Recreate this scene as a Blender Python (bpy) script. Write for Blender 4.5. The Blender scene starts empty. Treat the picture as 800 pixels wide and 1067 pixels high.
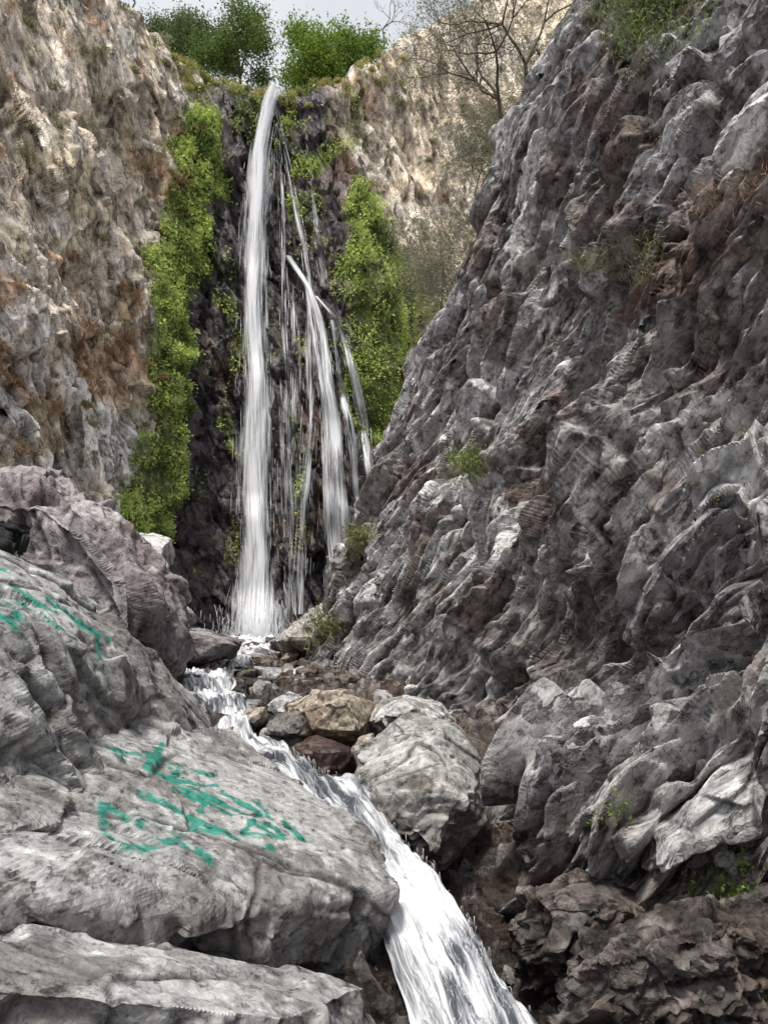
import bpy, bmesh, math, random
import numpy as np
from mathutils import Vector, Matrix
from mathutils.bvhtree import BVHTree
rng=np.random.default_rng(7); random.seed(7)
F=770.;U0=400.;V0=660.
def S(u,v,d): return ((u-U0)/F*d, d, (V0-v)/F*d)   # image pixel coordinates + depth -> world metres
f32=np.float32
# ---------------------------------------------------------------- noise
def _h(ix,iy,iz,seed):
    a=ix.astype(np.int32).view(np.uint32); b=iy.astype(np.int32).view(np.uint32); c=iz.astype(np.int32).view(np.uint32)
    h=a*np.uint32(374761393)+b*np.uint32(668265263)+c*np.uint32(2246822519)+np.uint32((seed*3266489917)&0xffffffff)
    h^=h>>np.uint32(13); h*=np.uint32(1274126177); h^=h>>np.uint32(16); h*=np.uint32(2654435761); h^=h>>np.uint32(15)
    return h
def _f(h): return h.astype(f32)*f32(1/4294967296.)
def vn(P,seed=0):
    fl=np.floor(P); fr=(P-fl).astype(f32); w=fr*fr*fr*(fr*(fr*6-15)+10)
    x,y,z=fl[:,0],fl[:,1],fl[:,2]; out=0
    for i in (0,1):
        wx=w[:,0] if i else 1-w[:,0]
        for j in (0,1):
            wy=w[:,1] if j else 1-w[:,1]
            for k in (0,1):
                wz=w[:,2] if k else 1-w[:,2]
                out=out+wx*wy*wz*_f(_h(x+i,y+j,z+k,seed))
    return out*2-1
def fbm(P,o=4,seed=0,g=.5):
    a=1.;s=0;t=0
    for i in range(o):
        s=s+a*vn(P*(2.03**i)+i*17.3,seed+i); t+=a; a*=g
    return s/t
def facets(P,B,scl,seed,warp=.22,tilt=2.8,beta=60.,off=.6,bias=.22):
    """broken rock: strongly tilted planar cell faces (imbricated along the bedding normal) joined by short risers"""
    q0=(P@np.array(B).T)/np.array(scl);q=q0
    if warp: q=q+warp*np.stack([vn(q*.9+5,seed+50),vn(q*.9+35,seed+51),vn(q*.9+65,seed+52)],1)
    b=np.floor(q-.5); n=len(q)
    F1=np.full(n,9,f32);F2=np.full(n,9,f32);R=np.zeros(n,f32);H=np.zeros(n,f32);Wt=np.full(n,1e-25,f32)
    q=q.astype(f32);q0=q0.astype(f32);e=q0-q
    for i in (0,1):
        for j in (0,1):
            for k in (0,1):
                c=b+np.array([i,j,k]); h=_h(c[:,0],c[:,1],c[:,2],seed)
                r1=_f(h);h2=h*np.uint32(2246822519)^np.uint32(0x9e3779b9);h2^=h2>>np.uint32(15);r2=_f(h2)
                h3=h2*np.uint32(3266489917);h3^=h3>>np.uint32(14);r3=_f(h3)
                h4=h3*np.uint32(668265263);h4^=h4>>np.uint32(13);r4=_f(h4)
                c=c.astype(f32)
                dx=(q[:,0]-c[:,0]-.5-.7*(r1-.5));dy=(q[:,1]-c[:,1]-.5-.7*(r2-.5));dz=(q[:,2]-c[:,2]-.5-.7*(r3-.5))
                d=dx*dx+dy*dy+dz*dz;w=np.exp(-beta*d)
                H+=w*(off*(r4-.5)+tilt*((r2-.5)*(dx+e[:,0])*.8+(r3-.5)*(dy+e[:,1])+(r1-.5+bias)*(dz+e[:,2])));Wt+=w
                m=d<F1; F2=np.where(m,F1,np.minimum(F2,d)); F1=np.where(m,d,F1); R=np.where(m,r1,R)
    return H/Wt,R,F2-F1
def bed(P,B,per,seed,warp=.5,fall=.12):
    q=(P@np.array(B)[2])/per+warp*vn(P*.45/per*.5,seed)+.18*vn(P*1.3/per,seed+1)
    k=np.floor(q);f=(q-k).astype(f32);s=np.where(f<1-fall,f/(1-fall),(1-f)/fall)
    z=k*0
    return (s-.5)*np.clip(.55+1.1*vn(P*.7/per*.6,seed+2),.0,1.3),_f(_h(k,z,z,seed+9))
def sstep(a,b,x):
    t=np.clip((x-a)/(b-a),0,1); return t*t*(3-2*t)
def mix(a,b,t):
    t=np.asarray(t)[:,None]; return a*(1-t)+np.array(b)*t
# ---------------------------------------------------------------- mesh helpers
def link(ob,parent=None):
    bpy.context.scene.collection.objects.link(ob)
    if parent: ob.parent=parent
    return ob
def make(name,V,Fc,mat,alb=None,wet=None,smooth=True,parent=None,extra=None):
    V=np.asarray(V,f32);Fc=np.asarray(Fc,np.int32);k=Fc.shape[1]
    me=bpy.data.meshes.new(name);me.vertices.add(len(V));me.vertices.foreach_set('co',V.ravel())
    me.loops.add(Fc.size);me.loops.foreach_set('vertex_index',Fc.ravel())
    me.polygons.add(len(Fc));me.polygons.foreach_set('loop_start',np.arange(0,Fc.size,k,dtype=np.int32));me.polygons.foreach_set('loop_total',np.full(len(Fc),k,np.int32))
    me.polygons.foreach_set('use_smooth',np.full(len(Fc),smooth));me.update(calc_edges=True)
    if alb is not None:
        a=me.attributes.new('alb','FLOAT_COLOR','POINT');c=np.ones((len(V),4),f32);c[:,:3]=np.clip(alb,0,1);a.data.foreach_set('color',c.ravel())
    if wet is not None:
        a=me.attributes.new('wet','FLOAT','POINT');a.data.foreach_set('value',np.asarray(wet,f32))
    if extra is not None:
        a=me.attributes.new('flow','FLOAT_VECTOR','POINT');a.data.foreach_set('vector',np.asarray(extra,f32).ravel())
    me.materials.append(mat)
    return link(bpy.data.objects.new(name,me),parent)
def gridfaces(nv,nu):
    i=np.arange(nv*nu).reshape(nv,nu);return np.stack([i[:-1,:-1],i[:-1,1:],i[1:,1:],i[1:,:-1]],-1).reshape(-1,4)
def empty(name,loc=(0,0,0)):
    e=bpy.data.objects.new(name,None);e.location=(0,0,0);return link(e)
# ---------------------------------------------------------------- materials
def nt(name):
    m=bpy.data.materials.new(name);m.use_nodes=True;t=m.node_tree;t.nodes.clear();return m,t,t.nodes.new,t.links.new
def mapR(t,N,L,B,scl):
    tc=N('ShaderNodeTexCoord');m1=N('ShaderNodeMapping');m1.inputs['Rotation'].default_value=Matrix([list(r) for r in B]).to_euler()
    m2=N('ShaderNodeMapping');m2.inputs['Scale'].default_value=scl
    L(tc.outputs['Object'],m1.inputs[0]);L(m1.outputs[0],m2.inputs[0]);return tc,m2
def noise(N,L,vec,scale,detail=6,rough=.55,dist=0,col=False):
    n=N('ShaderNodeTexNoise');n.inputs['Scale'].default_value=scale;n.inputs['Detail'].default_value=detail;n.inputs['Roughness'].default_value=rough;n.inputs['Distortion'].default_value=dist
    L(vec,n.inputs['Vector']);return n.outputs['Color' if col else 'Fac']
def ramp(N,L,fac,pts):
    r=N('ShaderNodeValToRGB');e=r.color_ramp.elements
    while len(e)<len(pts): e.new(.5)
    for k,(p,c) in enumerate(pts):
        e[k].position=p;e[k].color=(c,c,c,1) if not isinstance(c,tuple) else (*c,1)
    L(fac,r.inputs[0]);return r.outputs[0]
def mixc(N,L,mode,fac,a,b):
    m=N('ShaderNodeMix');m.data_type='RGBA';m.blend_type=mode
    for s,v in ((m.inputs[0],fac),(m.inputs[6],a),(m.inputs[7],b)):
        if hasattr(v,'links'): L(v,s)
        elif isinstance(v,tuple): s.default_value=(*v,1)
        else: s.default_value=v
    return m.outputs[2]
def rock_mat(name,B,fine=6.,streak=(1,3,9),bump=.03,vein=1.7,vsc=4.,chip=.9,n2f=.85,cell=.27):
    m,t,N,L=nt(name);tc,mp=mapR(t,N,L,B,streak);ob=tc.outputs['Object']
    at=N('ShaderNodeAttribute');at.attribute_name='alb';wa=N('ShaderNodeAttribute');wa.attribute_name='wet'
    n1=noise(N,L,ob,fine,6,.75);nw=noise(N,L,mp.outputs[0],fine*.35,3,.62,0,True);sw=N('ShaderNodeSeparateColor');L(nw,sw.inputs[0]);n2=sw.outputs[0]
    # chipped faces: each cell of two stretched cell patterns leans its own way
    nrm=N('ShaderNodeNewGeometry');cur=nrm.outputs['Normal'];cellr=None
    wv=N('ShaderNodeVectorMath');wv.operation='MULTIPLY_ADD';L(nw,wv.inputs[0]);wv.inputs[1].default_value=(.7/vsc,)*3;L(mp.outputs[0],wv.inputs[2])
    for s_,k_ in ((1.,chip),(2.9,chip*.85)):
        vo=N('ShaderNodeTexVoronoi');vo.feature='F1';vo.inputs['Scale'].default_value=vsc*s_;L(wv.outputs[0],vo.inputs['Vector'])
        a1=N('ShaderNodeVectorMath');a1.operation='SUBTRACT';L(vo.outputs['Color'],a1.inputs[0]);a1.inputs[1].default_value=(.5,.5,.5)
        a2=N('ShaderNodeVectorMath');a2.operation='MULTIPLY_ADD';L(a1.outputs[0],a2.inputs[0]);a2.inputs[1].default_value=(k_,)*3;L(cur,a2.inputs[2]);cur=a2.outputs[0]
        sp=N('ShaderNodeSeparateColor');L(vo.outputs['Color'],sp.inputs[0])
        if cellr is None: cellr=sp.outputs[0]
    nz=N('ShaderNodeVectorMath');nz.operation='NORMALIZE';L(cur,nz.inputs[0])
    c=mixc(N,L,'MULTIPLY',1.,at.outputs['Color'],ramp(N,L,n1,[(.36,.28),(.46,.98),(.54,1.08),(.64,1.55)]))
    c=mixc(N,L,'MULTIPLY',n2f,c,ramp(N,L,n2,[(.36,.55),(.46,1.05),(.485,.95),(.5,.32),(.515,.95),(.56,1.1),(.64,vein)]))
    c=mixc(N,L,'MULTIPLY',1.,c,ramp(N,L,cellr,[(.0,1-cell),(1.,1+cell)]))
    c=mixc(N,L,'MULTIPLY',.6,c,ramp(N,L,nrm.outputs['Pointiness'],[(.43,.15),(.485,1.),(.56,1.2)]))  # crevice shade and lighter edges painted into the base colour
    b=N('ShaderNodeBsdfPrincipled');L(c,b.inputs['Base Color'])
    mr=N('ShaderNodeMapRange');mr.inputs[3].default_value=.95;mr.inputs[4].default_value=.14;L(wa.outputs['Fac'],mr.inputs[0]);L(mr.outputs[0],b.inputs['Roughness'])
    ms=N('ShaderNodeMapRange');ms.inputs[3].default_value=.12;ms.inputs[4].default_value=.5;L(wa.outputs['Fac'],ms.inputs[0]);L(ms.outputs[0],b.inputs['Specular IOR Level'])
    bp=N('ShaderNodeBump');bp.inputs['Strength'].default_value=1.;bp.inputs['Distance'].default_value=bump*2.4;L(n1,bp.inputs['Height']);L(nz.outputs[0],bp.inputs['Normal'])
    L(bp.outputs[0],b.inputs['Normal'])
    o=N('ShaderNodeOutputMaterial');L(b.outputs[0],o.inputs[0]);return m
def leaf_mat(name,tr=.35):
    m,t,N,L=nt(name);at=N('ShaderNodeAttribute');at.attribute_name='alb'
    c=at.outputs['Color'];d=N('ShaderNodeBsdfDiffuse');L(c,d.inputs['Color'])
    tl=N('ShaderNodeBsdfTranslucent');L(c,tl.inputs['Color']);mx=N('ShaderNodeMixShader');mx.inputs[0].default_value=tr
    L(d.outputs[0],mx.inputs[1]);L(tl.outputs[0],mx.inputs[2]);o=N('ShaderNodeOutputMaterial');L(mx.outputs[0],o.inputs[0]);return m
def plain(name,col,rough=.8,sc=20,spec=.3):
    m,t,N,L=nt(name);tc=N('ShaderNodeTexCoord');n=noise(N,L,tc.outputs['Object'],sc,3)
    b=N('ShaderNodeBsdfPrincipled');L(mixc(N,L,'MULTIPLY',1.,col,ramp(N,L,n,[(.3,.6),(.7,1.3)])),b.inputs['Base Color']);b.inputs['Roughness'].default_value=rough;b.inputs['Specular IOR Level'].default_value=spec
    o=N('ShaderNodeOutputMaterial');L(b.outputs[0],o.inputs[0]);return m
def basis(D,Nn):
    D=np.array(D,float);D/=np.linalg.norm(D);T=np.array(Nn,float);T-=D*T.dot(D);T/=np.linalg.norm(T);return np.stack([D,T,np.cross(D,T)])
B_R=basis((.5,-.42,.76),(-.85,-.35,.35))      # bedding on the right wall
B_L=basis((-.35,.1,.9),(0.3,-.9,.3))
B_F=basis((.75,.35,-.4),(0.2,-.3,.9))         # foreground slabs
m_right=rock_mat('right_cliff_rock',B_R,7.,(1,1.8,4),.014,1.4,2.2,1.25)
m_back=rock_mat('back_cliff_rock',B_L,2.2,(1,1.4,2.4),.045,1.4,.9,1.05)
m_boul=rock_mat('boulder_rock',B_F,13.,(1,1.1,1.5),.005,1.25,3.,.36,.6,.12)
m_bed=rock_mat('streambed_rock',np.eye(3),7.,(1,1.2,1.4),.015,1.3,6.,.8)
m_leaf=leaf_mat('leaf');m_dry=leaf_mat('dry_leaf',.2);m_bark=plain('bark',(.12,.1,.085),.9)
# ---------------------------------------------------------------- control-grid walls
def crom(C,t):
    n=len(C);i=np.clip(np.floor(t).astype(int),0,n-2);f=(t-i);f=f.reshape(-1,*([1]*(C.ndim-1)))
    g=lambda k:C[np.clip(i+k,0,n-1)]
    p0,p1,p2,p3=g(-1),g(0),g(1),g(2)
    return .5*((2*p1)+(-p0+p2)*f+(2*p0-5*p1+4*p2-p3)*f*f+(-p0+3*p1-3*p2+p3)*f**3)
def wall(C,nv,nu,tu=None):
    C=np.array(C,float);A=crom(C,np.linspace(0,C.shape[0]-1,nv));A=crom(np.swapaxes(A,0,1),np.linspace(0,C.shape[1]-1,nu) if tu is None else tu);P=np.swapaxes(A,0,1)
    Nn=np.cross(np.gradient(P,axis=1),np.gradient(P,axis=0));Nn/=np.linalg.norm(Nn,axis=2,keepdims=True)+1e-9
    P=P.reshape(-1,3);Nn=Nn.reshape(-1,3)
    if (Nn*P).sum()>0: Nn=-Nn
    return P,Nn
def image_uv(P):  # world points -> image pixel coordinates seen from the camera
    y=np.maximum(P[:,1],.3);return P[:,0]/y*F+U0,V0-P[:,2]/y*F
def bvh(ob):
    me=ob.data;n=len(me.vertices);v=np.empty(n*3,f32);me.vertices.foreach_get('co',v)
    k=me.polygons[0].loop_total;l=np.empty(len(me.loops),np.int32);me.loops.foreach_get('vertex_index',l)
    return BVHTree.FromPolygons(v.reshape(-1,3).tolist(),l.reshape(-1,k).tolist())
def blob(u,v,cu,cv,ru,rv): return np.exp(-(((u-cu)/ru)**2+((v-cv)/rv)**2))
def crack(E,w): return np.exp(-(E/w)**2)

# === right cliff
R=[[(325,760,18.5),(395,800,12.5),(480,900,8.4),(530,1060,6.4),(600,1230,5.3),(740,1320,4.7),(880,1380,4.1)],
 [(330,692,18.5),(398,712,12.5),(492,772,8.2),(545,862,6.3),(622,940,5.2),(725,950,4.6),(860,915,4.1)],
 [(342,640,18.5),(412,665,13),(500,715,8.8),(545,775,6.3),(622,815,5.1),(730,815,4.5),(865,800,4.0)],
 [(358,590,18.3),(428,605,13.2),(512,630,9.8),(578,665,7.7),(650,695,6.1),(742,700,5.1),(865,700,4.5)],
 [(392,520,17.6),(452,530,13.2),(526,545,9.9),(592,560,7.6),(664,575,6.3),(752,580,5.35),(865,580,4.7)],
 [(440,400,17),(490,410,13.6),(550,420,10.8),(612,420,8.8),(682,425,7.3),(764,425,6.2),(872,425,5.3)],
 [(496,270,16),(540,270,13.5),(592,270,11.2),(645,270,9.3),(705,270,7.9),(780,270,6.8),(885,270,5.8)],
 [(528,140,15),(570,135,13),(615,130,11.3),(665,130,9.6),(725,130,8.3),(795,130,7.2),(895,130,6.3)],
 [(616,0,14),(652,0,12.4),(692,0,11),(735,0,9.8),(785,0,8.7),(840,0,7.8),(930,0,6.9)],
 [(700,-190,13.5),(730,-190,12.2),(765,-190,11),(800,-190,10),(850,-190,9),(900,-190,8.2),(980,-190,7.4)]]
C=[]
for r in R:
    w=[S(*p) for p in r];a=w[0];z=w[-1]
    C.append([(a[0]+3.6,a[1]+4.6,a[2])]+w+[(z[0]+.35,z[1]-2.6,z[2]),(z[0]+1,z[1]-8,z[2])])
C.append([(p[0]+6,p[1]+1.5,p[2]+2.0) for p in C[-1]])
tu=np.concatenate([np.linspace(0,1,60,endpoint=False),np.linspace(1,2,180,endpoint=False),np.linspace(2,3,150,endpoint=False),np.linspace(3,4,120,endpoint=False),np.linspace(4,7.3,330,endpoint=False),np.linspace(7.3,9,30)])
nv,nu=1080,len(tu)
P,Nn=wall(C,nv,nu,tu);u,v=image_uv(P)
far=sstep(6,14,P[:,1]).astype(f32)
T0,R0,E0=facets(P,B_R,(3.2,1.8,1.2),11,beta=50-22*far,tilt=1.8);T1,R1,E1=facets(P,B_R,(1.7,.8,.45),12,beta=40-18*far,tilt=2.8);T2,R2,E2=facets(P,B_R,(.75,.36,.19),13,beta=30-13*far,tilt=3.2);T3,R3,E3=facets(P,B_R,(.28,.15,.09),14,beta=22-6*far,tilt=3.2)
b1,k1=bed(P,B_R,.95,301,fall=.13);b2,k2=bed(P,B_R,.33,311,fall=.22)
big=fbm(P*.35,3,3)
h=big*.33+T0*.42+T1*.25+T2*.125*(1-.35*far)+T3*.052*(1-far*.8)+fbm(P*7,3,21,.65)*.02+b1*.28+b2*.10*(1-.6*far)
h-=.07*crack(E0,.03)+.05*crack(E1,.04)
h-=.42*blob(u,v,590,665,60,45)+.3*blob(u,v,720,380,70,50)-.12*blob(u,v,660,560,80,40)
P2=P+Nn*h[:,None]
a=np.full((len(P),3),1.)*np.array([.38,.37,.37])
a=mix(a,[.57,.56,.56],sstep(.5,.55,R1)*.7);a=mix(a,[.2,.185,.185],sstep(.35,.3,R2)*.65);a=mix(a,[.64,.635,.63],sstep(.7,.75,R2)*.5);a=mix(a,[.22,.205,.2],sstep(.3,.25,k2)*.5)
nn=fbm(P*.8,7,31,.62);a=mix(a,[.8,.79,.78],sstep(.09,.17,nn)*.65)
nd=fbm(P*.55+9,7,41,.62)
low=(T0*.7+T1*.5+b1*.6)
dirt_shade=np.clip(sstep(.06,.16,nd)*.7+sstep(-.2,-.55,low+nd*.3)*.6+blob(u,v,740,350,90,90)*.75+blob(u,v,600,480,70,50)*.35+blob(u,v,590,650,90,50)*.6,0,1)  # patches of brown dirt, plus shade painted into the recesses
a=mix(a,[.15,.102,.078],dirt_shade*.85)
a=mix(a,[.52,.515,.51],blob(u,v,690,820,150,80)*.5)
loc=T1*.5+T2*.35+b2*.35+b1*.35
a=mix(a,[.07,.055,.048],sstep(-.18,-.5,loc)*.75)      # crevice shade painted as dark brown into the recessed joints
wet=np.clip(sstep(760,900,v)*sstep(590,530,u)+sstep(935,980,v),0,1)
a*=(1-.78*wet)[:,None]
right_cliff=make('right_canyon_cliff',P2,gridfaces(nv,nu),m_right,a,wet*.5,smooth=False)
bv_right=bvh(right_cliff)

# === back cliff with the waterfall chute
cols=[-900,-350,-120,0,80,135,180,215,260,310,365,410,470,560,700,900]
dB  =[7,11,14.5,18,21,24,26.5,28.6,29.0,28.8,28.8,30,32,33,33,33]
lean=[1,2,4,5,5,5,4.4,3,2.6,2.8,3.2,5,6,7,7,7]
top =[-400,-330,-230,-90,-40,5,52,78,92,90,78,52,15,-25,-60,-60]
rowv=[760,690,600,490,370,250,150]
C=[]
for k,vv in enumerate(rowv):
    f=k/7.;row=[]
    for j,c in enumerate(cols):
        v_=V0+(vv-V0)*((V0-top[j])/(V0-90)) if vv<V0 else vv
        bulge=0
        if c in (310,365): bulge=-1.1*math.exp(-((vv-430)/120)**2)
        if c==0 or c==80: bulge=-.9*math.exp(-((vv-300)/110)**2)
        row.append(S(c,v_,dB[j]+lean[j]*f+bulge))
    C.append(row)
C.append([S(c,top[j],dB[j]+lean[j]*1.05) for j,c in enumerate(cols)])
C.append([(p[0]*1.04,p[1]+3,p[2]+.4) for p in C[-1]]);C.append([(p[0]*1.1,p[1]+14,p[2]+2.0) for p in C[-1]])
nv,nu=640,900
P,Nn=wall(C,nv,nu);u,v=image_uv(P)
T0,R0,E0=facets(P,B_L,(5,3,1.9),61,beta=50,tilt=1.8);T1,R1,E1=facets(P,B_L,(2.4,1.5,.95),62,beta=36);T2,R2,E2=facets(P,B_L,(1.,.7,.45),63,beta=24,tilt=3.2);T3,R3,E3=facets(P,B_L,(.45,.32,.22),64,beta=16,tilt=3.2)
b1,k1=bed(P,B_L,1.6,401);b2,k2=bed(P,B_L,.6,411,fall=.2)
topf=sstep(110,92,v)
edgeL=np.interp(v,[60,90,200,300,400,500,650,760],[236,234,226,206,196,190,182,180]);edgeR=np.interp(v,[60,90,150,200,300,400,500,650,760],[318,326,338,352,376,392,402,392,390])
jn=fbm(P*.7,3,77)*18
inner=sstep(-14,10,u-edgeL+jn)*sstep(14,-10,u-edgeR+jn)
rs=1-.5*sstep(380,430,u)
h=fbm(P*.18,3,5)*.7*(1-.6*inner)+T0*.6*(1-.5*inner)+T1*.34*rs+T2*.15*rs+T3*.05*rs+fbm(P*1.5,5,8,.6)*.08+b1*.22+b2*.08
h-=inner*.5
h=h*(1-.5*topf)
P2=P+Nn*h[:,None]
a=np.full((len(P),3),1.)*np.array([.66,.57,.465])
nn=fbm(P*.3,7,81,.62);a=mix(a,[.88,.85,.82],sstep(-.08,.05,nn)*.8)
a=mix(a,[.46,.38,.31],sstep(.33,.28,R1)*.5);a=mix(a,[.84,.8,.75],sstep(.7,.75,R2)*.4);a=mix(a,[.46,.4,.34],sstep(.25,.2,R2)*.55)
nb=fbm(P*.45+30,6,82,.6)
a=mix(a,[.42,.245,.14],sstep(.05,.14,nb)*.7*sstep(600,350,v))
a=mix(a,[.42,.36,.22],sstep(.12,.2,fbm(P*.5+80,6,83,.6))*.55)
a=mix(a,[.76,.66,.52],sstep(370,420,u)*.65)
a=mix(a,[.42,.4,.39],sstep(470,620,v)*sstep(200,120,u)*.35)
a=mix(a,[.2,.16,.13],sstep(-.2,-.5,T1*.5+T2*.4+b2*.3)*.5)  # recessed blocks painted darker to stand for crevice shade
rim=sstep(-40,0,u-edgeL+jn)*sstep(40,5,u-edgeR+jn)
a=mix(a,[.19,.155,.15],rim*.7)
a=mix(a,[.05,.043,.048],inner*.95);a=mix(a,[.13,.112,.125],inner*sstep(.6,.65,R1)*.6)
a=mix(a,[.12,.07,.035],inner*sstep(.12,.3,nb)*.4)
def strip(us,vs,hw):
    c=np.interp(v,vs,us);w=np.interp(v,vs,hw);e=sstep(vs[0]-12,vs[0]+6,v)*sstep(vs[-1]+12,vs[-1]-6,v)
    return sstep(1.3,.8,np.abs(u-c)/w+fbm(P*.9+3,4,91)*.9)*e
gL=strip([216,205,190,182,178,170,156,155],[125,180,250,320,400,470,520,555],[19,27,25,25,18,16,28,24])
gR=strip([372,380,392,405,415,410,405],[185,240,290,340,390,440,478],[9,16,30,42,38,28,16])
gM=(np.clip(blob(u,v,318,140,38,50)+blob(u,v,345,215,18,50)+blob(u,v,300,180,14,60),0,1))*sstep(.0,.22,fbm(P*1.1+40,4,93))
gS=(blob(u,v,232,330,22,60)+blob(u,v,240,470,22,60)+blob(u,v,215,560,26,30)+blob(u,v,300,110,70,22)+blob(u,v,330,540,60,50)*.8+blob(u,v,318,400,30,120)*.6)*sstep(.04,.22,fbm(P*np.array([1.5,1.5,.5])+60,4,94))
green=np.clip(gL+gR+gM*.9+np.clip(gS,0,1)*.8,0,1)
a=mix(a,[.15,.185,.05],green*.85)
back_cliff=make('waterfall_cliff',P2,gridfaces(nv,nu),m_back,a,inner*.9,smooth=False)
bv_back=bvh(back_cliff)
# === leaves
def leaves(name,Cn,size,col,mat,parent=None,up=None,asp=.5,seed=1):
    r=np.random.default_rng(seed);n=len(Cn);A=r.normal(size=(n,3))
    if up is not None: A=A*.6+np.array(up)
    A/=np.linalg.norm(A,axis=1,keepdims=True);Q=r.normal(size=(n,3));Q=np.cross(A,Q);Q/=np.linalg.norm(Q,axis=1,keepdims=True)
    s=np.asarray(size).reshape(-1,1);V=np.stack([Cn-A*s,Cn+Q*s*asp,Cn+A*s,Cn-Q*s*asp],1).reshape(-1,3)
    return make(name,V,np.arange(4*n).reshape(n,4),mat,np.repeat(col,4,0),smooth=False,parent=parent)
n=62000
pr=np.clip(gL+gR+gM*.35+np.clip(gS,0,1)*.22,0,1)*(v<600)*(.15+.85*sstep(-.3,.1,fbm(P*1.6,3,98)));pr/=pr.sum()
idx=rng.choice(len(P2),n,p=pr);cl=fbm(P2[idx]*1.2,3,99)
off=(rng.random(n)**1.5*.32*(1+cl))
Cn=P2[idx]+Nn[idx]*off[:,None]+rng.normal(size=(n,3))*.06
t=np.clip(rng.random(n)*.6+cl*1.3+.36,0,1)
col=mix(np.full((n,3),1.)*np.array([.12,.19,.05]),[.6,.72,.24],t);col=mix(col,[.56,.5,.18],(rng.random(n)<.08)*.7)
leaves('cliff_ferns',Cn,rng.uniform(.04,.09,n),col,m_leaf,up=(0,-.5,.3),asp=.6,seed=3)
def scrub(name,mask,nt_,nl,rad,c0,c1,seed,size=(.05,.12)):
    r=np.random.default_rng(seed);p=mask/mask.sum();ii=r.choice(len(P2),nt_,p=p);k=r.integers(0,nt_,nl)
    rr=r.uniform(.4,1.,nt_)*rad;o=r.normal(size=(nl,3));o/=np.linalg.norm(o,axis=1,keepdims=True);o*=(r.random((nl,1))**.5)*rr[k][:,None];o[:,2]=np.abs(o[:,2])*.8
    Cc=P2[ii][k]+o+Nn[ii][k]*.05;tt=np.clip(r.random(nl)*.5+(r.random(nt_)[k])*.6,0,1)
    leaves(name,Cc,r.uniform(*size,nl),mix(np.full((nl,3),1.)*np.array(c0),c1,tt),m_dry,up=(0,-.1,.6),asp=.2,seed=seed)
scrub('dry_scrub',(u<215)*(u>-80)*(v<480)*(v>-60)*sstep(.0,.25,nb)*(1-inner),170,18000,.45,(.3,.18,.1),(.48,.34,.21),5,(.04,.09))
scrub('green_scrub',(((u<200)*(u>-80)*(v<520)*(v>-60))+2.*((u>380)*(u<600)*(v<460)*(v>30)))*(1-inner)*1.,130,22000,.45,(.19,.2,.1),(.42,.42,.25),6,(.05,.1))
scrub('clifftop_grass',((v<108)*(v>60)*(u>180)*(u<420))*1.,70,16000,.45,(.2,.24,.07),(.55,.5,.2),8,(.04,.09))

# === ground / stream bed
path=[(268,664,28.2,1.3),(262,676,23,.8),(238,690,17,.5),(216,705,13,.42),(232,728,9.6,.3),(256,765,7.3,.17),(300,797,6.4,.2),(356,842,5.7,.22),(404,895,5.1,.22),(447,962,4.6,.25),(486,1045,4.15,.31),(516,1130,3.8,.36),(560,1320,3.2,.4)]
pw=np.array([S(*p[:3]) for p in path]);hwp=np.array([p[3] for p in path]);yy=pw[::-1,1];xx=pw[::-1,0];zz=pw[::-1,2]
def ground_z(x,y):
    xc=np.interp(y,yy,xx);zc=np.interp(y,yy,zz)-.2;sl=np.interp(y,[4,8],[.4,.14])
    zr=np.interp(y,[3.2,4.1,4.6,5.2,6.3,8.2,12.5,18],[-2.0,-1.5,-1.75,-1.9,-1.7,-1.2,-.86,-.7]);xw=np.interp(y,[3.2,4.1,4.6,5.2,6.3,8.2,12.5,18],[2.6,2.45,1.95,1.5,1.15,.95,-.02,-1.6])
    d=x-xc;t=np.clip((d-.35)/np.maximum(xw-xc-.35,.2),0,1)
    slot=np.interp(y,[3.5,4.6,5.4,6.8,8.5],[.6,1.0,1.1,.7,0])
    z=np.where(d>0,zc*(1-t)+zr*t-slot*4*t*(1-t)*(1-t)*1.5,zc+sl*np.maximum(0,-d-.3))
    far=np.clip(np.maximum(np.abs(x)-9,0)/6,0,1);z=z*(1-far)+far*(-2.9)
    return z
gy=np.concatenate([np.linspace(-60,.0,20),np.linspace(.2,2.5,20),np.linspace(2.52,9,420),np.linspace(9.1,34,320),np.linspace(36,120,20)]);gx=np.concatenate([np.linspace(-90,-9,20),np.linspace(-8.7,-2,180),np.linspace(-1.98,3.5,380),np.linspace(3.6,6,30),np.linspace(6.4,90,20)])
X,Y=np.meshgrid(gx,gy);P=np.stack([X.ravel(),Y.ravel(),ground_z(X,Y).ravel()],1)
E=basis((.6,-.5,.6),(-.5,-.3,.8));T1,R1,E1=facets(P,E,(.7,.5,.4),111,beta=30);T2,R2,E2=facets(P,E,(.28,.22,.18),112,beta=20);T3,R3,E3=facets(P,E,(.1,.09,.08),113,beta=12)
near=sstep(40,30,np.abs(P[:,0]-0))*sstep(36,33,P[:,1]);inch=1-.8*np.exp(-((P[:,0]-np.interp(P[:,1],yy,xx))/.35)**2)
P[:,2]+=near*inch*(T1*.2+T2*.10+T3*.04*sstep(12,8,P[:,1]))
a=np.full((len(P),3),1.)*np.array([.12,.095,.08]);a=mix(a,[.28,.26,.25],sstep(.6,.65,R2)*.6);a=mix(a,[.06,.04,.033],sstep(.4,.3,R1)*.6);a=mix(a,[.34,.32,.31],sstep(.82,.87,R3)*.6)
wt=np.exp(-((P[:,0]-np.interp(P[:,1],yy,xx)-.3)/.9)**2);a*=(1-.88*wt)[:,None]
make('ground',P,gridfaces(len(gy),len(gx)),m_bed,a,wt*.8,smooth=False)

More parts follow.
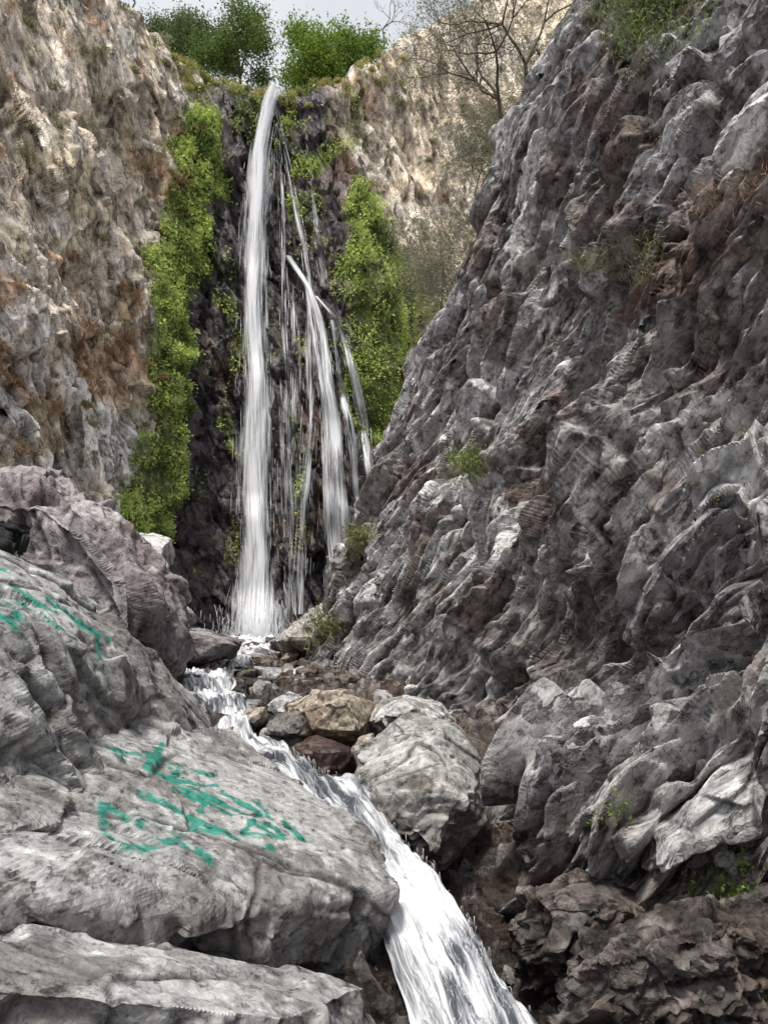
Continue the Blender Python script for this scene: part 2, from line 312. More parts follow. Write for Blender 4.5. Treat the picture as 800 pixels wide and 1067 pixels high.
# === boulders
_ico={}
def ico(k):
    if k not in _ico:
        bm=bmesh.new();bmesh.ops.create_icosphere(bm,subdivisions=k,radius=1)
        _ico[k]=(np.array([x.co[:] for x in bm.verts]),np.array([[q.index for q in f.verts] for f in bm.faces]));bm.free()
    return _ico[k]
def hull(pts,k,p=28,center=None):
    bm=bmesh.new();vs=[bm.verts.new(q) for q in pts];bmesh.ops.convex_hull(bm,input=vs);bm.normal_update()
    hv=[x for x in bm.verts if x.link_faces];c=np.mean([x.co[:] for x in hv],0) if center is None else np.array(center)
    N_=[];D_=[]
    for f in bm.faces:
        n_=np.array(f.normal[:]);d=n_.dot(np.array(f.calc_center_median()[:])-c)
        if d<0:n_=-n_;d=-d
        if f.calc_area()<1e-5:continue
        if any(n_.dot(q)>.997 and abs(d-e)<.02*max(d,.05) for q,e in zip(N_,D_)):continue
        N_.append(n_);D_.append(max(d,1e-3))
    bm.free();N_=np.array(N_);D_=np.array(D_);dr,fc=ico(k)
    W=np.maximum(dr@N_.T,0)/D_;r=W.max(1);Wn=(W/r[:,None])**p;r=1/(r*Wn.sum(1)**(1/p))
    nn=Wn@N_
    nn/=np.linalg.norm(nn,axis=1,keepdims=True);return c+dr*r[:,None],nn,fc
def rock(name,pts,k=6,seed=0,amp=1.,sc=1.,base=(.3,.29,.28),light=(.42,.41,.4),dark=(.14,.12,.11),wet=0.,B=B_F,p=150,mat=None,post=None,center=None,fin=1.):
    P,nn,fc=hull(pts,k,p,center)
    T1,R1,E1=facets(P,B,(1.2*sc,.9*sc,.5*sc),seed+200,beta=45,tilt=1.8,bias=0);T2,R2,E2=facets(P,B,(.42*sc,.32*sc,.2*sc),seed+300,beta=24,bias=0);T3,R3,E3=facets(P,B,(.14*sc,.11*sc,.08*sc),seed+400,beta=14,bias=0)
    b1,k1=bed(P,B,.42*sc,seed+500,fall=.18)
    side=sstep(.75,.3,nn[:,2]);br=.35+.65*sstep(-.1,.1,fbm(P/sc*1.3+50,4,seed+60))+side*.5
    h=amp*sc*(fbm(P/sc*.8,2,seed)*.04+T1*.14*(.6+.4*side)+(T2*.052+T3*.016)*br*fin+fbm(P/sc*9,4,seed+5,.65)*.008+b1*.06*(.05+side)-.02*crack(E1,.03))
    P=P+nn*h[:,None]
    a=np.full((len(P),3),1.)*np.array(base);a=mix(a,light,sstep(.5,.6,R1)*.3);a=mix(a,light,sstep(-.05,.08,fbm(P/sc*1.5,7,seed+7,.68))*.55);a=mix(a,dark,sstep(.05,.15,fbm(P/sc*1.6+20,7,seed+8,.68))*.7)
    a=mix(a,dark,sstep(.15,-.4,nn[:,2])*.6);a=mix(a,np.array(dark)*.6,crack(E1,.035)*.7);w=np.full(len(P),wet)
    if post: a,w=post(P,nn,a,w)
    return make(name,P,fc,mat or m_boul,a,w,smooth=False)
def sil(pts,d,df,db,s1=.62,s2=.7):
    q=np.array(pts,float);c=q.mean(0);o=[S(x,y,d) for x,y in q]
    o+=[S(*(c+(x-c)*s1),df) for x in q[::2]];o+=[S(*(c+(x-c)*s2),db) for x in q[::2]];return o
def strokes_on(P,lines):
    d=np.full(len(P),9.)
    ub,vb=P[:,0]/np.maximum(P[:,1],.3)*F+U0,V0-P[:,2]/np.maximum(P[:,1],.3)*F
    for ln in lines:
        pts=[]
        for x,y in ln:
            m=np.where(((ub-x)**2+(vb-y)**2<60))[0]
            if len(m)==0: continue
            pts.append(P[m[np.argmin(P[m,1])]])
        for p0,p1 in zip(pts[:-1],pts[1:]):
            e=p1-p0;L2=e.dot(e)+1e-9;t=np.clip(((P-p0)@e)/L2,0,1);dd=np.linalg.norm(P-p0-t[:,None]*e,axis=1);d=np.minimum(d,dd)
    return d
TEAL=[.016,.25,.19]
gB=[[(118,772),(170,790),(222,800)],[(122,778),(160,795),(200,812),(250,838),(296,862)],[(175,770),(160,790),(215,798)],[(112,832),(130,842),(150,850),(168,872),(135,880),(112,862),(112,832)],[(112,832),(150,848),(190,862),(225,888)],[(150,822),(200,845),(260,870),(285,878)],[(168,800),(200,818),(235,838),(298,868)],[(185,815),(215,830),(205,858),(240,862)],[(235,820),(275,840),(255,862),(300,866)],[(270,828),(318,868),(300,850)],[(140,880),(190,868),(222,892)],[(160,780),(195,792),(180,806),(230,812)]]
gA=[[(2,586),(40,608),(85,642),(118,662)],[(0,602),(30,624),(70,650)],[(4,612),(26,642)],[(20,606),(44,624),(62,630)],[(88,645),(108,658),(112,682)],[(0,632),(22,652)],[(60,624),(100,655)],[(10,596),(50,640)]]
def paint(lines,wd,seed):
    def f(P,nn,a,w):
        d=strokes_on(P,lines)+fbm(P*14,4,seed)*wd*.8
        return mix(a,TEAL,sstep(wd,wd*.5,d)*.88*sstep(-.45,-.1,fbm(P*7,4,seed+3,.65))),w
    return f
GR=dict(base=(.34,.34,.335),light=(.52,.52,.515),dark=(.175,.16,.15))
A_pts=[S(-10,572,5.2),S(60,606,5.6),S(122,655,6.0),S(178,688,6.4),S(218,742,6.6),S(215,765,6.2),S(130,765,4.8),S(85,800,4.3),S(60,855,3.7),S(0,860,3.25),S(-300,900,2.4),S(-320,560,3.6),S(-200,520,5.2),
       S(-20,640,7.6),S(100,690,8),S(180,760,8),S(100,700,4.5),S(20,640,3.9),S(-300,1000,6)]
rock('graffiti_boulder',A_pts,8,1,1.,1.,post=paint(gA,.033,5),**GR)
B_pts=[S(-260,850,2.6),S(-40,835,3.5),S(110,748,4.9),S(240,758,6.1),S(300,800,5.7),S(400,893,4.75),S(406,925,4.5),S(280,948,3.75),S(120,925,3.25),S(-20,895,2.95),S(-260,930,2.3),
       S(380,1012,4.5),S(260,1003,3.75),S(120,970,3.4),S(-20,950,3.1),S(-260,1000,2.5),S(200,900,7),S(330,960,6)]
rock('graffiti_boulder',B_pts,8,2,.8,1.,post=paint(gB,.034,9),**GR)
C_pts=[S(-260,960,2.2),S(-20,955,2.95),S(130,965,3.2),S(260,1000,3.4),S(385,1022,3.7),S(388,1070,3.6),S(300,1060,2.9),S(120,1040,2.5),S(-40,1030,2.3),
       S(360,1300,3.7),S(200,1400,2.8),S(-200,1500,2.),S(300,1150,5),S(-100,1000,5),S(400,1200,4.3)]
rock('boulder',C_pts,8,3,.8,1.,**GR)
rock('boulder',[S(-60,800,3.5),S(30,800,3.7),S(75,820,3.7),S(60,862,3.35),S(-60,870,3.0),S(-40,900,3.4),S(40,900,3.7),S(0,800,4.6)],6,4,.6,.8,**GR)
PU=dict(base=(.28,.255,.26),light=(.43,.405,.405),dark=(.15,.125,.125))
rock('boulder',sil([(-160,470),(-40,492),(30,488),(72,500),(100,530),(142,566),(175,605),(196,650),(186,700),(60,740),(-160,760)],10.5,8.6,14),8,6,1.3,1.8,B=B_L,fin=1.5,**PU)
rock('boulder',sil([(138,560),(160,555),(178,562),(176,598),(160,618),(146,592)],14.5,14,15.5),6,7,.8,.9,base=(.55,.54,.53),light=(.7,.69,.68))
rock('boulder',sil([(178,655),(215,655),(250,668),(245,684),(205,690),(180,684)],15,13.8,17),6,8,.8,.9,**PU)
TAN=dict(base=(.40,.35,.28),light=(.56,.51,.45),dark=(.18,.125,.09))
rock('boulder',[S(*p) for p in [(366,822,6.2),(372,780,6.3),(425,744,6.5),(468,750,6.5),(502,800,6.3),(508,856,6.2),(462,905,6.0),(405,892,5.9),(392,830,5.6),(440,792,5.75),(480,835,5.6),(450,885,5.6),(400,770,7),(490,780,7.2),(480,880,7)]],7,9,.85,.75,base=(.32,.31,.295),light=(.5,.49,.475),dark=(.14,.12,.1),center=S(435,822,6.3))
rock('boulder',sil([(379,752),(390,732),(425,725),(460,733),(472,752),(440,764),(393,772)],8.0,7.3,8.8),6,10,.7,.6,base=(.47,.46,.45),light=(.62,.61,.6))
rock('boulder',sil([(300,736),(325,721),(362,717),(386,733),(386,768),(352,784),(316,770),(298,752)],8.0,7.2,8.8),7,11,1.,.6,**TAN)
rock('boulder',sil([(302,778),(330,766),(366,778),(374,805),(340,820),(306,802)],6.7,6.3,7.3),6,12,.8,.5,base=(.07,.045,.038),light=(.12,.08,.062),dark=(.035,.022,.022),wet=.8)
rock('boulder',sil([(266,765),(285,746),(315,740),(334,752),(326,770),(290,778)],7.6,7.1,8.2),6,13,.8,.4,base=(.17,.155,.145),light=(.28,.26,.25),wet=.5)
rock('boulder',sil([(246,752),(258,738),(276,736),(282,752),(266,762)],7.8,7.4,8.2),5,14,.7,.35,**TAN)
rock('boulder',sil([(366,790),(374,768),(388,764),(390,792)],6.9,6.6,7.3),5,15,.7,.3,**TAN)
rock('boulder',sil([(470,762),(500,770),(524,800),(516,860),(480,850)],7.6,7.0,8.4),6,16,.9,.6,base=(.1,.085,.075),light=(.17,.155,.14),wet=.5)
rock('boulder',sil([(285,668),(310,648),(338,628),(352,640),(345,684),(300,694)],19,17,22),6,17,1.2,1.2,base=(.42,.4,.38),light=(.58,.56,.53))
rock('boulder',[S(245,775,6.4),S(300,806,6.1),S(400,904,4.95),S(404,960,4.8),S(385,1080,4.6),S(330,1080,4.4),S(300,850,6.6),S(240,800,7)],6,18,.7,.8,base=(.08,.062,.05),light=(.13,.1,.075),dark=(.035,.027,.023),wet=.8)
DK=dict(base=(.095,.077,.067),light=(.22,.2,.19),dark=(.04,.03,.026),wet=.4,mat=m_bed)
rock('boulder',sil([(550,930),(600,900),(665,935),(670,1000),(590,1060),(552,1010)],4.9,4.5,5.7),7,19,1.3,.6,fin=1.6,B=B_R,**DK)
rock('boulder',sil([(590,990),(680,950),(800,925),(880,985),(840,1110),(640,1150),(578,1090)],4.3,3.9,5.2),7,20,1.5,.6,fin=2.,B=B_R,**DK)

def rocks_mass(name,n,yr,spread,szr,k,seed,side=0):
    r=np.random.default_rng(seed);Vs=[];Fs=[];As=[];Ws=[];o=0
    for i in range(n):
        y=r.uniform(*yr) if yr[1]<10 else yr[0]*(yr[1]/yr[0])**r.random();xc=np.interp(y,yy,xx);x=xc+(r.normal()*spread*(.4+y/14) if not side else side*(.45+abs(r.uniform(0,spread))))
        s=r.uniform(*szr)*(.7+.04*y);z=float(ground_z(np.array(x),np.array(y)))+s*.2
        q=r.normal(size=(11,3));q/=np.linalg.norm(q,axis=1,keepdims=True);q*=np.array([1,r.uniform(.6,1),r.uniform(.35,.8)])*s
        an=r.uniform(0,6.28);ca,sa=math.cos(an),math.sin(an);q=q@np.array([[ca,sa,0],[-sa,ca,0],[0,0,1]])
        ti=r.uniform(-.5,.5);q=q@np.array([[math.cos(ti),0,math.sin(ti)],[0,1,0],[-math.sin(ti),0,math.cos(ti)]])
        P,nn,fc=hull(q+np.array([x,y,z]),k,60)
        P=P+nn*(fbm(P/s*1.5,3,i)*.08*s)[:,None]
        c=np.array([(.38,.36,.35),(.22,.185,.16),(.5,.49,.48),(.14,.12,.11),(.38,.31,.24)][r.integers(0,5)])*r.uniform(.7,1.15)*(.6 if side else 1)
        w=math.exp(-((x-xc)/.6)**2);Vs.append(P);Fs.append(fc+o);o+=len(P);As.append(np.tile(c*(1-.5*w),(len(P),1)));Ws.append(np.full(len(P),w*.8))
    make(name,np.concatenate(Vs),np.concatenate(Fs),m_bed,np.concatenate(As),np.concatenate(Ws),smooth=False)
rocks_mass('streambed_rocks',300,(7.3,27),1.0,(.08,.34),4,21)
rocks_mass('streambed_rocks',110,(3.6,5.6),1.8,(.03,.14),4,22,side=1)

# === water
def water_mat(name,alpha):
    m,t,N,L=nt(name);at=N('ShaderNodeAttribute');at.attribute_name='flow'
    mp=N('ShaderNodeMapping');mp.inputs['Scale'].default_value=(1,1,0);L(at.outputs['Vector'],mp.inputs[0]);sp=N('ShaderNodeSeparateXYZ');L(at.outputs['Vector'],sp.inputs[0])
    n=noise(N,L,mp.outputs[0],1.,5,.66,.15)
    ad=N('ShaderNodeMath');ad.operation='ADD';L(n,ad.inputs[0]);L(sp.outputs[2],ad.inputs[1])   # z of flow = foaminess offset
    foam=N('ShaderNodeBsdfPrincipled');foam.inputs['Base Color'].default_value=(.88,.9,.94,1);foam.inputs['Roughness'].default_value=.55
    if alpha: bs=N('ShaderNodeBsdfTransparent');f=ramp(N,L,ad.outputs[0],[(.40,.0),(.55,.38),(.70,.96)])
    else:
        bs=N('ShaderNodeBsdfPrincipled');bs.inputs['Base Color'].default_value=(.05,.06,.08,1);bs.inputs['Roughness'].default_value=.15;f=ramp(N,L,ad.outputs[0],[(.40,.03),(.51,.35),(.62,.97)])
        bp=N('ShaderNodeBump');bp.inputs['Distance'].default_value=.03;L(n,bp.inputs['Height']);L(bp.outputs[0],bs.inputs['Normal']);L(bp.outputs[0],foam.inputs['Normal'])
    mx=N('ShaderNodeMixShader');L(f,mx.inputs[0]);L(bs.outputs[0],mx.inputs[1]);L(foam.outputs[0],mx.inputs[2]);o=N('ShaderNodeOutputMaterial');L(mx.outputs[0],o.inputs[0]);return m
m_wat=water_mat('stream_water',False);m_fall=water_mat('falling_water',True);m_str=plain('water_streak',(.86,.89,.93),.45,4,.4)
ns,nc=900,60
tt=np.linspace(0,len(pw)-1,ns);Pc=crom(pw,tt);Hc=np.interp(tt,np.arange(len(pw)),hwp)
tg=np.gradient(Pc,axis=0);sd=np.stack([-tg[:,1],tg[:,0],0*tg[:,0]],1);sd/=np.linalg.norm(sd,axis=1,keepdims=True)
arc=np.concatenate([[0],np.cumsum(np.linalg.norm(np.diff(Pc,axis=0),axis=1))])
sx=np.linspace(-1,1,nc)
edge=1.15+.22*np.stack([vn(np.stack([arc*2.2,0*arc+s_,0*arc],1),71) for s_ in (0,9)],1)   # ragged banks
W=Pc[:,None]+sd[:,None]*(sx[None,:,None]*Hc[:,None,None]*np.where(sx[None,:]<0,edge[:,:1],edge[:,1:])[:,:,None])
sxx_=np.broadcast_to(sx,(ns,nc));ar_=np.broadcast_to(arc[:,None],(ns,nc))
fl=np.stack([sxx_*Hc[:,None]*30,ar_*2.0,np.zeros((ns,nc))],-1)
f2=np.stack([(sxx_*Hc[:,None]*7).ravel(),(ar_*1.6).ravel(),0*ar_.ravel()],1)
W[...,2]+=.12*vn(f2,7).reshape(ns,nc)+.06*vn(f2*2.7,8).reshape(ns,nc)+.028*vn(f2*6,9).reshape(ns,nc)-.14*sx[None]**4+.03
foam_off=.07+.17*vn(f2*.9+3,17).reshape(ns,nc)+.06*vn(f2*4,18).reshape(ns,nc)-.12*sx[None]**2+.05*np.interp(tt,[0,4,5,9,12],[1,.6,0,.7,1])[:,None]
fl[...,2]=foam_off
stream=make('stream',W.reshape(-1,3),gridfaces(ns,nc),m_wat,extra=fl.reshape(-1,3))
def ribbons(name,lines,widths,parent=None,side=None):
    V=[];Fc=[];o=0
    for ln,w in zip(lines,widths):
        n=len(ln);t=np.gradient(ln,axis=0);s=np.cross(t,np.array([0,1,.001]) if side is None else side);s/=np.linalg.norm(s,axis=1,keepdims=True)+1e-9
        pr=np.sin(np.linspace(.05,math.pi-.05,n))[:,None]*w*.5
        q=np.stack([ln-s*pr,ln+np.array([0,-.35,.0])*pr if side is None else ln+np.array([0,0,.5])*pr,ln+s*pr],1).reshape(-1,3);V.append(q)
        i=np.arange(n-1)[:,None]*3+o;Fc.append(np.concatenate([np.stack([i+0,i+1,i+4,i+3],-1).reshape(-1,4),np.stack([i+1,i+2,i+5,i+4],-1).reshape(-1,4)]));o+=3*n
    return make(name,np.concatenate(V),np.concatenate(Fc),m_str,parent=parent)
ls=[];ws=[]
for i in range(1000):
    s0=rng.uniform(.50,.97)*(ns-1);ln=rng.uniform(1.5,6);k=np.clip(np.linspace(s0,s0+ln,6),0,ns-1);sxx=np.clip(rng.normal()*.45,-.9,.9);sw=sxx+np.linspace(0,rng.normal()*.05,6)
    ki=k.astype(int);ci=np.clip(((sw+1)/2*(nc-1)),0,nc-1).astype(int);q=W[ki,ci]+sd[ki]*((sw-sx[ci])*Hc[ki])[:,None];q[:,2]+=rng.uniform(.0,.03)+.08*np.sin(np.linspace(0,3.1,6))*rng.random()**2
    ls.append(q);ws.append(rng.uniform(.0012,.0035))
ribbons('streaks',ls,ws,parent=stream,side=np.array([0,-.3,1.]))
# waterfall
fall=empty('waterfall')
def castY(x,z):
    h=bv_back.ray_cast(Vector((x,20,z)),Vector((0,1,0)));return h[0][1] if h[0] else None
def line3(pts,n,follow):
    u_=[p[0] for p in pts];v_=[p[1] for p in pts];vv=np.linspace(v_[0],v_[-1],n);uu=np.interp(vv,v_,u_);out=[]
    for a_,b_ in zip(uu,vv):
        d=30.
        for _ in range(4):
            x,_y,z=S(a_,b_,d);y=castY(x,z)
            if y is not None and y<33: d=y
            else: d=31.;break
        out.append(min(d,32.))
    d=np.array(out)
    if not follow: d=np.minimum.accumulate(np.minimum(d,np.concatenate([d[1:],d[-1:]])))
    else: d=np.minimum(d,np.minimum(np.concatenate([d[1:],d[-1:]]),np.concatenate([d[:1],d[:-1]])))
    kk=np.ones(5)/5;d=np.convolve(np.pad(d,2,mode='edge'),kk,'valid')
    return np.array([S(a_,b_,q-.2) for a_,b_,q in zip(uu,vv,d)])
def sheet(c,hw,fr,off,seed,dy,wob=0.):
    n=len(c);m=22;sx=np.linspace(-1,1,m);ar=np.concatenate([[0],np.cumsum(np.linalg.norm(np.diff(c,axis=0),axis=1))])
    q=c[:,None]+np.stack([sx[None]*hw[:,None],-.1*(1-sx[None]**2)-dy+0*hw[:,None],0*sx[None]+0*hw[:,None]],-1)
    q[...,0]+=wob*np.sin(ar[:,None]*.9+seed)
    fl=np.stack([sx[None]*hw[:,None]*fr+seed*7.3,np.broadcast_to((ar*.45)[:,None],(n,m)),off-.32*np.abs(sx[None])**2.2+0*hw[:,None]],-1)
    fl[...,2]+=.12*vn(np.stack([np.tile(sx*1.5,n)+seed*3.1,np.repeat(ar*.6,m),np.zeros(n*m)],1),5).reshape(n,m)
    make('sheet',q.reshape(-1,3),gridfaces(n,m),m_fall,parent=fall,extra=fl.reshape(-1,3))
main=line3([(286,94),(280,112),(272,160),(267,230),(266,300),(268,400),(269,500),(269,600),(268,668)],120,False)
hwm=np.interp(np.linspace(94,668,120),[94,120,200,300,400,500,600,640,668],[9,12,15,16,20,23,27,38,48])/F*29
sheet(main,hwm*1.3,9,.0,1,0);sheet(main,hwm*.85,11,.10,2,.2,.05);sheet(main,hwm*.5,14,.17,3,.38,.05)
lines=[];wd=[]
for i in range(300):
    t0=2+rng.random()**.9*110;L_=rng.uniform(1.5,6);k=np.linspace(t0,min(t0+L_,119),7);c=np.stack([np.interp(k,np.arange(120),main[:,j]) for j in range(3)],1)
    s=np.clip(rng.normal()*.55,-1.2,1.2);hw=np.interp(k,np.arange(120),hwm);c[:,0]+=s*hw;c[:,1]-=rng.random()*.45*(1-min(abs(s),1)*.5);lines.append(c);wd.append(rng.uniform(.005,.014))
for i in range(700):
    k=np.linspace(0,1,5);x0=main[-1,0]+rng.normal()*.75;z0=main[-1,2]+abs(rng.normal())*.6-.1;dx=rng.normal()*.1;c=np.stack([x0+dx*k,np.full(5,main[-1,1]-rng.uniform(.2,1.)),z0-.35*k*k],1);lines.append(c);wd.append(rng.uniform(.006,.022))
subs=[([(302,268),(322,300),(336,350),(346,420),(352,500),(357,560),(362,610)],6,110,.11),([(330,310),(350,335),(366,385),(378,440),(386,500),(390,530)],4,70,.05),
 ([(285,112),(297,160),(308,210),(316,250),(322,300),(324,400),(318,520),(312,640)],4,90,-.03),([(318,290),(330,350),(338,430),(345,520),(350,620)],6,90,.02),
 ([(345,335),(356,400),(366,470),(374,540),(376,580)],5,80,.01),([(290,130),(294,200),(296,300),(298,420),(300,560)],5,50,-.08),([(362,350),(372,400),(383,470),(388,530)],4,50,-.03),([(305,300),(308,400),(308,520),(305,640)],9,60,-.09),([(318,150),(330,230),(338,300)],4,26,-.09)]
for si,(pts,hw,n,off) in enumerate(subs):
    c0=line3(pts,60,True);hw=hw/F*29
    sheet(c0,hw*np.linspace(.5,1.6,60)*1.3,13,off+.04,5+si,.05,.05)
    for i in range(n):
        t0=rng.random()*56;L_=rng.uniform(.8,4);k=np.linspace(t0,min(t0+L_,59),6);c=np.stack([np.interp(k,np.arange(60),c0[:,j]) for j in range(3)],1)
        c[:,0]+=rng.normal()*.9*hw*(.5+t0/50);c[:,1]-=rng.random()*.15;lines.append(c);wd.append(rng.uniform(.005,.015))
ribbons('streaks',lines,wd,parent=fall)

# === trees
def tube(segs):
    V=[];Fc=[];o=0
    for p0,p1,r0,r1 in segs:
        d=np.array(p1)-p0;d/=np.linalg.norm(d)+1e-9;a_=np.cross(d,[.3,.8,.5]);a_/=np.linalg.norm(a_);b_=np.cross(d,a_);th=np.arange(6)*math.pi/3;ring=np.cos(th)[:,None]*a_+np.sin(th)[:,None]*b_
        V.append(np.concatenate([p0+ring*r0,p1+ring*r1]));i=np.arange(6);j=(i+1)%6;Fc.append(np.stack([i,j,j+6,i+6],1)+o);o+=12
    return np.concatenate(V),np.concatenate(Fc)
def tree(name,base,hgt,rad,lean,c0,c1,nleaf,lsize,seed,depth=5,spread=.6,clump=.35,mat=None,asp=.5,up=.15):
    r=np.random.default_rng(seed);segs=[];tips=[]
    def g(p,d,L,ra,k):
        n=3
        for i in range(n):
            q=p+d*L/n;d2=d+r.normal(size=3)*.16;d2[2]+=up*.2;d2/=np.linalg.norm(d2);segs.append((p,q,ra*(1-i*.12),ra*(1-(i+1)*.12)));p=q;d=d2
            if k<=depth-1: tips.append((p,k))
        if k==0: tips.append((p,0));return
        for _ in range(r.integers(2,4)):
            d2=d+r.normal(size=3)*spread;d2[2]+=up;d2/=np.linalg.norm(d2);g(p,d2,L*r.uniform(.62,.85),ra*.6,k-1)
    d=np.array(lean,float);d/=np.linalg.norm(d);g(np.array(base,float),d,hgt*.3,rad,depth)
    e=empty(name);V,Fc=tube(segs);make('trunk',V,Fc,m_bark,parent=e)
    if nleaf:
        tp=np.array([t_[0] for t_ in tips]);k=r.integers(0,len(tp),nleaf);Cc=tp[k]+r.normal(size=(nleaf,3))*clump*.5;tb=r.random(len(tp))[k]*.5+r.random(nleaf)*.5
        leaves('foliage',Cc,r.uniform(.6,1.2,nleaf)*lsize,mix(np.full((nleaf,3),1.)*np.array(c0),c1,tb),mat or m_leaf,parent=e,asp=asp,seed=seed)
G0,G1=(.05,.085,.02),(.2,.28,.07)
tree('green_tree',S(316,108,34.5),3.7,.11,(.05,0,1),(.08,.15,.02),(.4,.54,.12),15000,.08,31,5,.8,.6)
tree('green_tree',S(350,100,36),3.2,.1,(.15,0,1),(.07,.13,.02),(.32,.46,.11),10000,.08,32,5,.8,.6)
tree('green_tree',S(252,108,35),3.9,.11,(-.1,0,1),G0,(.26,.36,.12),14000,.07,33,5,.8,.55)
tree('green_tree',S(212,98,36),3.8,.11,(-.15,0,1),G0,(.25,.33,.15),12000,.07,34,5,.8,.55)
tree('green_tree',S(180,84,36),3.3,.1,(-.2,0,1),G0,(.28,.35,.19),8000,.07,35,5,.8,.5)
tree('bare_tree',S(400,50,36),3.0,.05,(.05,0,1),G0,G1,0,.05,36,5,.6)
tree('bare_tree',S(135,20,33),2.6,.05,(.2,0,1),(.35,.34,.28),(.5,.5,.4),2500,.04,37,5,.6,.3,m_dry)
OL0,OL1=(.18,.18,.12),(.4,.4,.29)
tree('olive_tree',S(528,160,16.5),3.8,.06,(-.1,-.1,1),OL0,OL1,11000,.04,41,6,.7,.5,m_dry,.2)
tree('olive_tree',S(560,130,17.5),4.4,.06,(-.35,0,.9),OL0,OL1,12000,.04,42,6,.7,.6,m_dry,.2)
tree('dry_shrub',S(478,345,21),3.8,.035,(-.3,0,1),OL0,OL1,15000,.058,43,6,.8,.7,m_dry,.16)
tree('dry_shrub',S(500,250,20),3.8,.035,(-.35,0,1),OL0,OL1,15000,.058,44,6,.8,.7,m_dry,.16)
tree('dry_shrub',S(462,350,23),2.4,.035,(-.1,0,1),(.28,.26,.2),(.48,.45,.36),6000,.05,45,5,.8,.6,m_dry,.16)

# === plants on the right cliff
def tuft(name,uv,n,rad,c0,c1,size,mat,seed,asp=.3,up=(-.3,-.3,.5),bv=bv_right,anchors=14,spread=12):
    r=np.random.default_rng(seed)
    A=[]
    for _ in range(anchors):
        x,y=uv[0]+r.normal()*spread,uv[1]+r.normal()*spread*.7;d=Vector(S(x,y,1.)).normalized();h=bv.ray_cast(Vector((0,0,0)),d)
        if h[0]: A.append(np.array(h[0][:]))
    if not A:return
    A=np.array(A);k=r.integers(0,len(A),n);o=r.normal(size=(n,3))*rad*.5+np.array([-.3,-.3,.3])*rad
    leaves(name,A[k]+o,r.uniform(.5,1.3,n)*size,mix(np.full((n,3),1.)*np.array(c0),c1,r.random(n)),mat,up=up,asp=asp,seed=seed)
tuft('cliff_shrub',(690,18),2600,.35,(.08,.13,.04),(.32,.4,.16),.045,m_leaf,51,spread=28,asp=.2)
tuft('cliff_shrub',(640,20),900,.3,(.12,.14,.07),(.34,.38,.2),.045,m_leaf,52,spread=18,asp=.2)
tuft('dry_brush',(735,215),900,.14,(.28,.17,.12),(.5,.36,.27),.035,m_dry,53,spread=18,asp=.08)
tuft('dry_brush',(790,200),500,.12,(.28,.17,.12),(.5,.36,.27),.035,m_dry,54,spread=14,asp=.08)
tuft('cliff_grass',(660,275),800,.14,(.16,.19,.08),(.5,.48,.3),.05,m_leaf,55,spread=16,asp=.07)
tuft('cliff_grass',(490,485),900,.22,(.1,.14,.04),(.34,.38,.14),.05,m_leaf,56,spread=8,asp=.2)
tuft('cliff_grass',(610,275),500,.14,(.16,.19,.08),(.44,.46,.25),.045,m_leaf,57,spread=10,asp=.08)
tuft('cliff_grass',(380,565),700,.25,(.14,.17,.06),(.4,.42,.18),.06,m_leaf,58,spread=9,asp=.2)
tuft('cliff_grass',(340,655),700,.3,(.14,.17,.06),(.4,.42,.18),.06,m_leaf,59,spread=9,asp=.2)
tuft('leafy_plant',(755,930),620,.10,(.1,.18,.04),(.38,.5,.12),.018,m_leaf,60,spread=24,asp=.6)
tuft('leafy_plant',(640,848),160,.06,(.1,.18,.04),(.38,.5,.12),.014,m_leaf,61,spread=10,asp=.6)
tuft('leafy_plant',(700,460),200,.06,(.1,.15,.04),(.3,.36,.1),.014,m_leaf,63,spread=60,asp=.5,anchors=40)

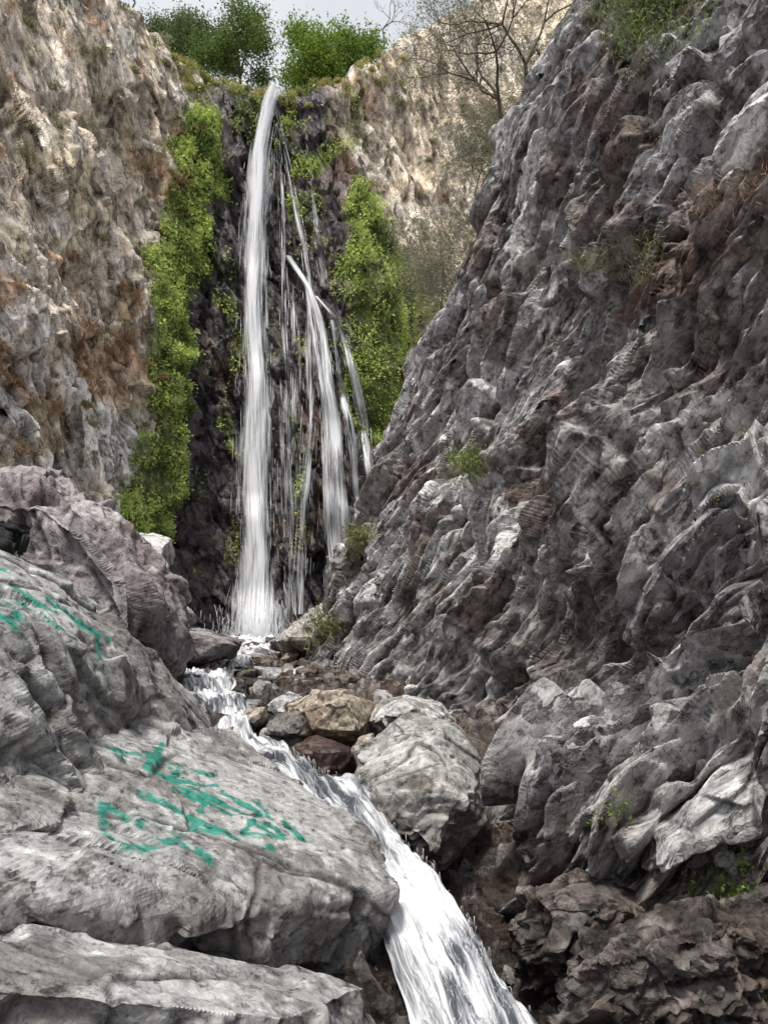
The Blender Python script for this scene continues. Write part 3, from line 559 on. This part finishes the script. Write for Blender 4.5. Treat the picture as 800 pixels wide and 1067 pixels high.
# === backpack left on the boulders
bk=empty('backpack')
mb=plain('black_nylon',(.012,.012,.014),.7,60)
bx=np.array(S(13,563,6.7))
def box(name,c,s,rot=0):
    bm=bmesh.new();bmesh.ops.create_cube(bm,size=1);bmesh.ops.scale(bm,vec=s,verts=bm.verts);bmesh.ops.rotate(bm,cent=(0,0,0),matrix=Matrix.Rotation(rot,3,'Y'),verts=bm.verts)
    bmesh.ops.bevel(bm,geom=bm.edges[:],offset=min(s)*.4,segments=5,affect='EDGES');bmesh.ops.translate(bm,vec=c,verts=bm.verts)
    me=bpy.data.meshes.new(name);bm.to_mesh(me);bm.free();me.materials.append(mb)
    for q in me.polygons:q.use_smooth=True
    link(bpy.data.objects.new(name,me),bk)
box('body',bx,(.28,.24,.34),.3);box('front_pocket',bx+np.array([.0,-.13,-.06]),(.19,.1,.17),.3);box('top_flap',bx+np.array([.03,-.01,.10]),(.23,.21,.14),.3);box('strap',bx+np.array([.12,-.05,-.05]),(.05,.05,.22),.3)

# === light, sky, camera
sc=bpy.context.scene;w=bpy.data.worlds.new('World');sc.world=w;w.use_nodes=True;t=w.node_tree;bg=t.nodes['Background'];sk=t.nodes.new('ShaderNodeTexSky');sk.sky_type='NISHITA';sk.sun_disc=False
EL,AZ=math.radians(62),math.radians(200)
sk.sun_elevation=EL;sk.sun_rotation=AZ;sk.air_density=1.;sk.dust_density=6.;sk.ozone_density=.6
N,L=t.nodes.new,t.links.new;tc=N('ShaderNodeTexCoord');cn=noise(N,L,tc.outputs['Generated'],2.2,4,.6,.4)   # thin high cloud over the blue
L(mixc(N,L,'MIX',ramp(N,L,cn,[(.3,.55),(.6,.92)]),sk.outputs[0],(7.3,7.6,8.0)),bg.inputs[0]);bg.inputs[1].default_value=.12
sl=bpy.data.lights.new('sun','SUN');sl.energy=3.3;sl.angle=math.radians(8);sl.color=(1,.945,.87);so=link(bpy.data.objects.new('sun',sl))
d=Vector((math.sin(AZ)*math.cos(EL),math.cos(AZ)*math.cos(EL),math.sin(EL)));so.rotation_euler=d.to_track_quat('Z','Y').to_euler();so.location=d*30
cam=bpy.data.cameras.new('camera');co=link(bpy.data.objects.new('camera',cam));co.rotation_euler=(math.radians(90),0,0);cam.sensor_width=36;cam.lens=36*F/1067;cam.shift_y=(660-533.5)/1067;cam.clip_start=.05;cam.clip_end=600
sc.camera=co;sc.view_settings.view_transform='Standard';sc.view_settings.look='None';sc.view_settings.exposure=0
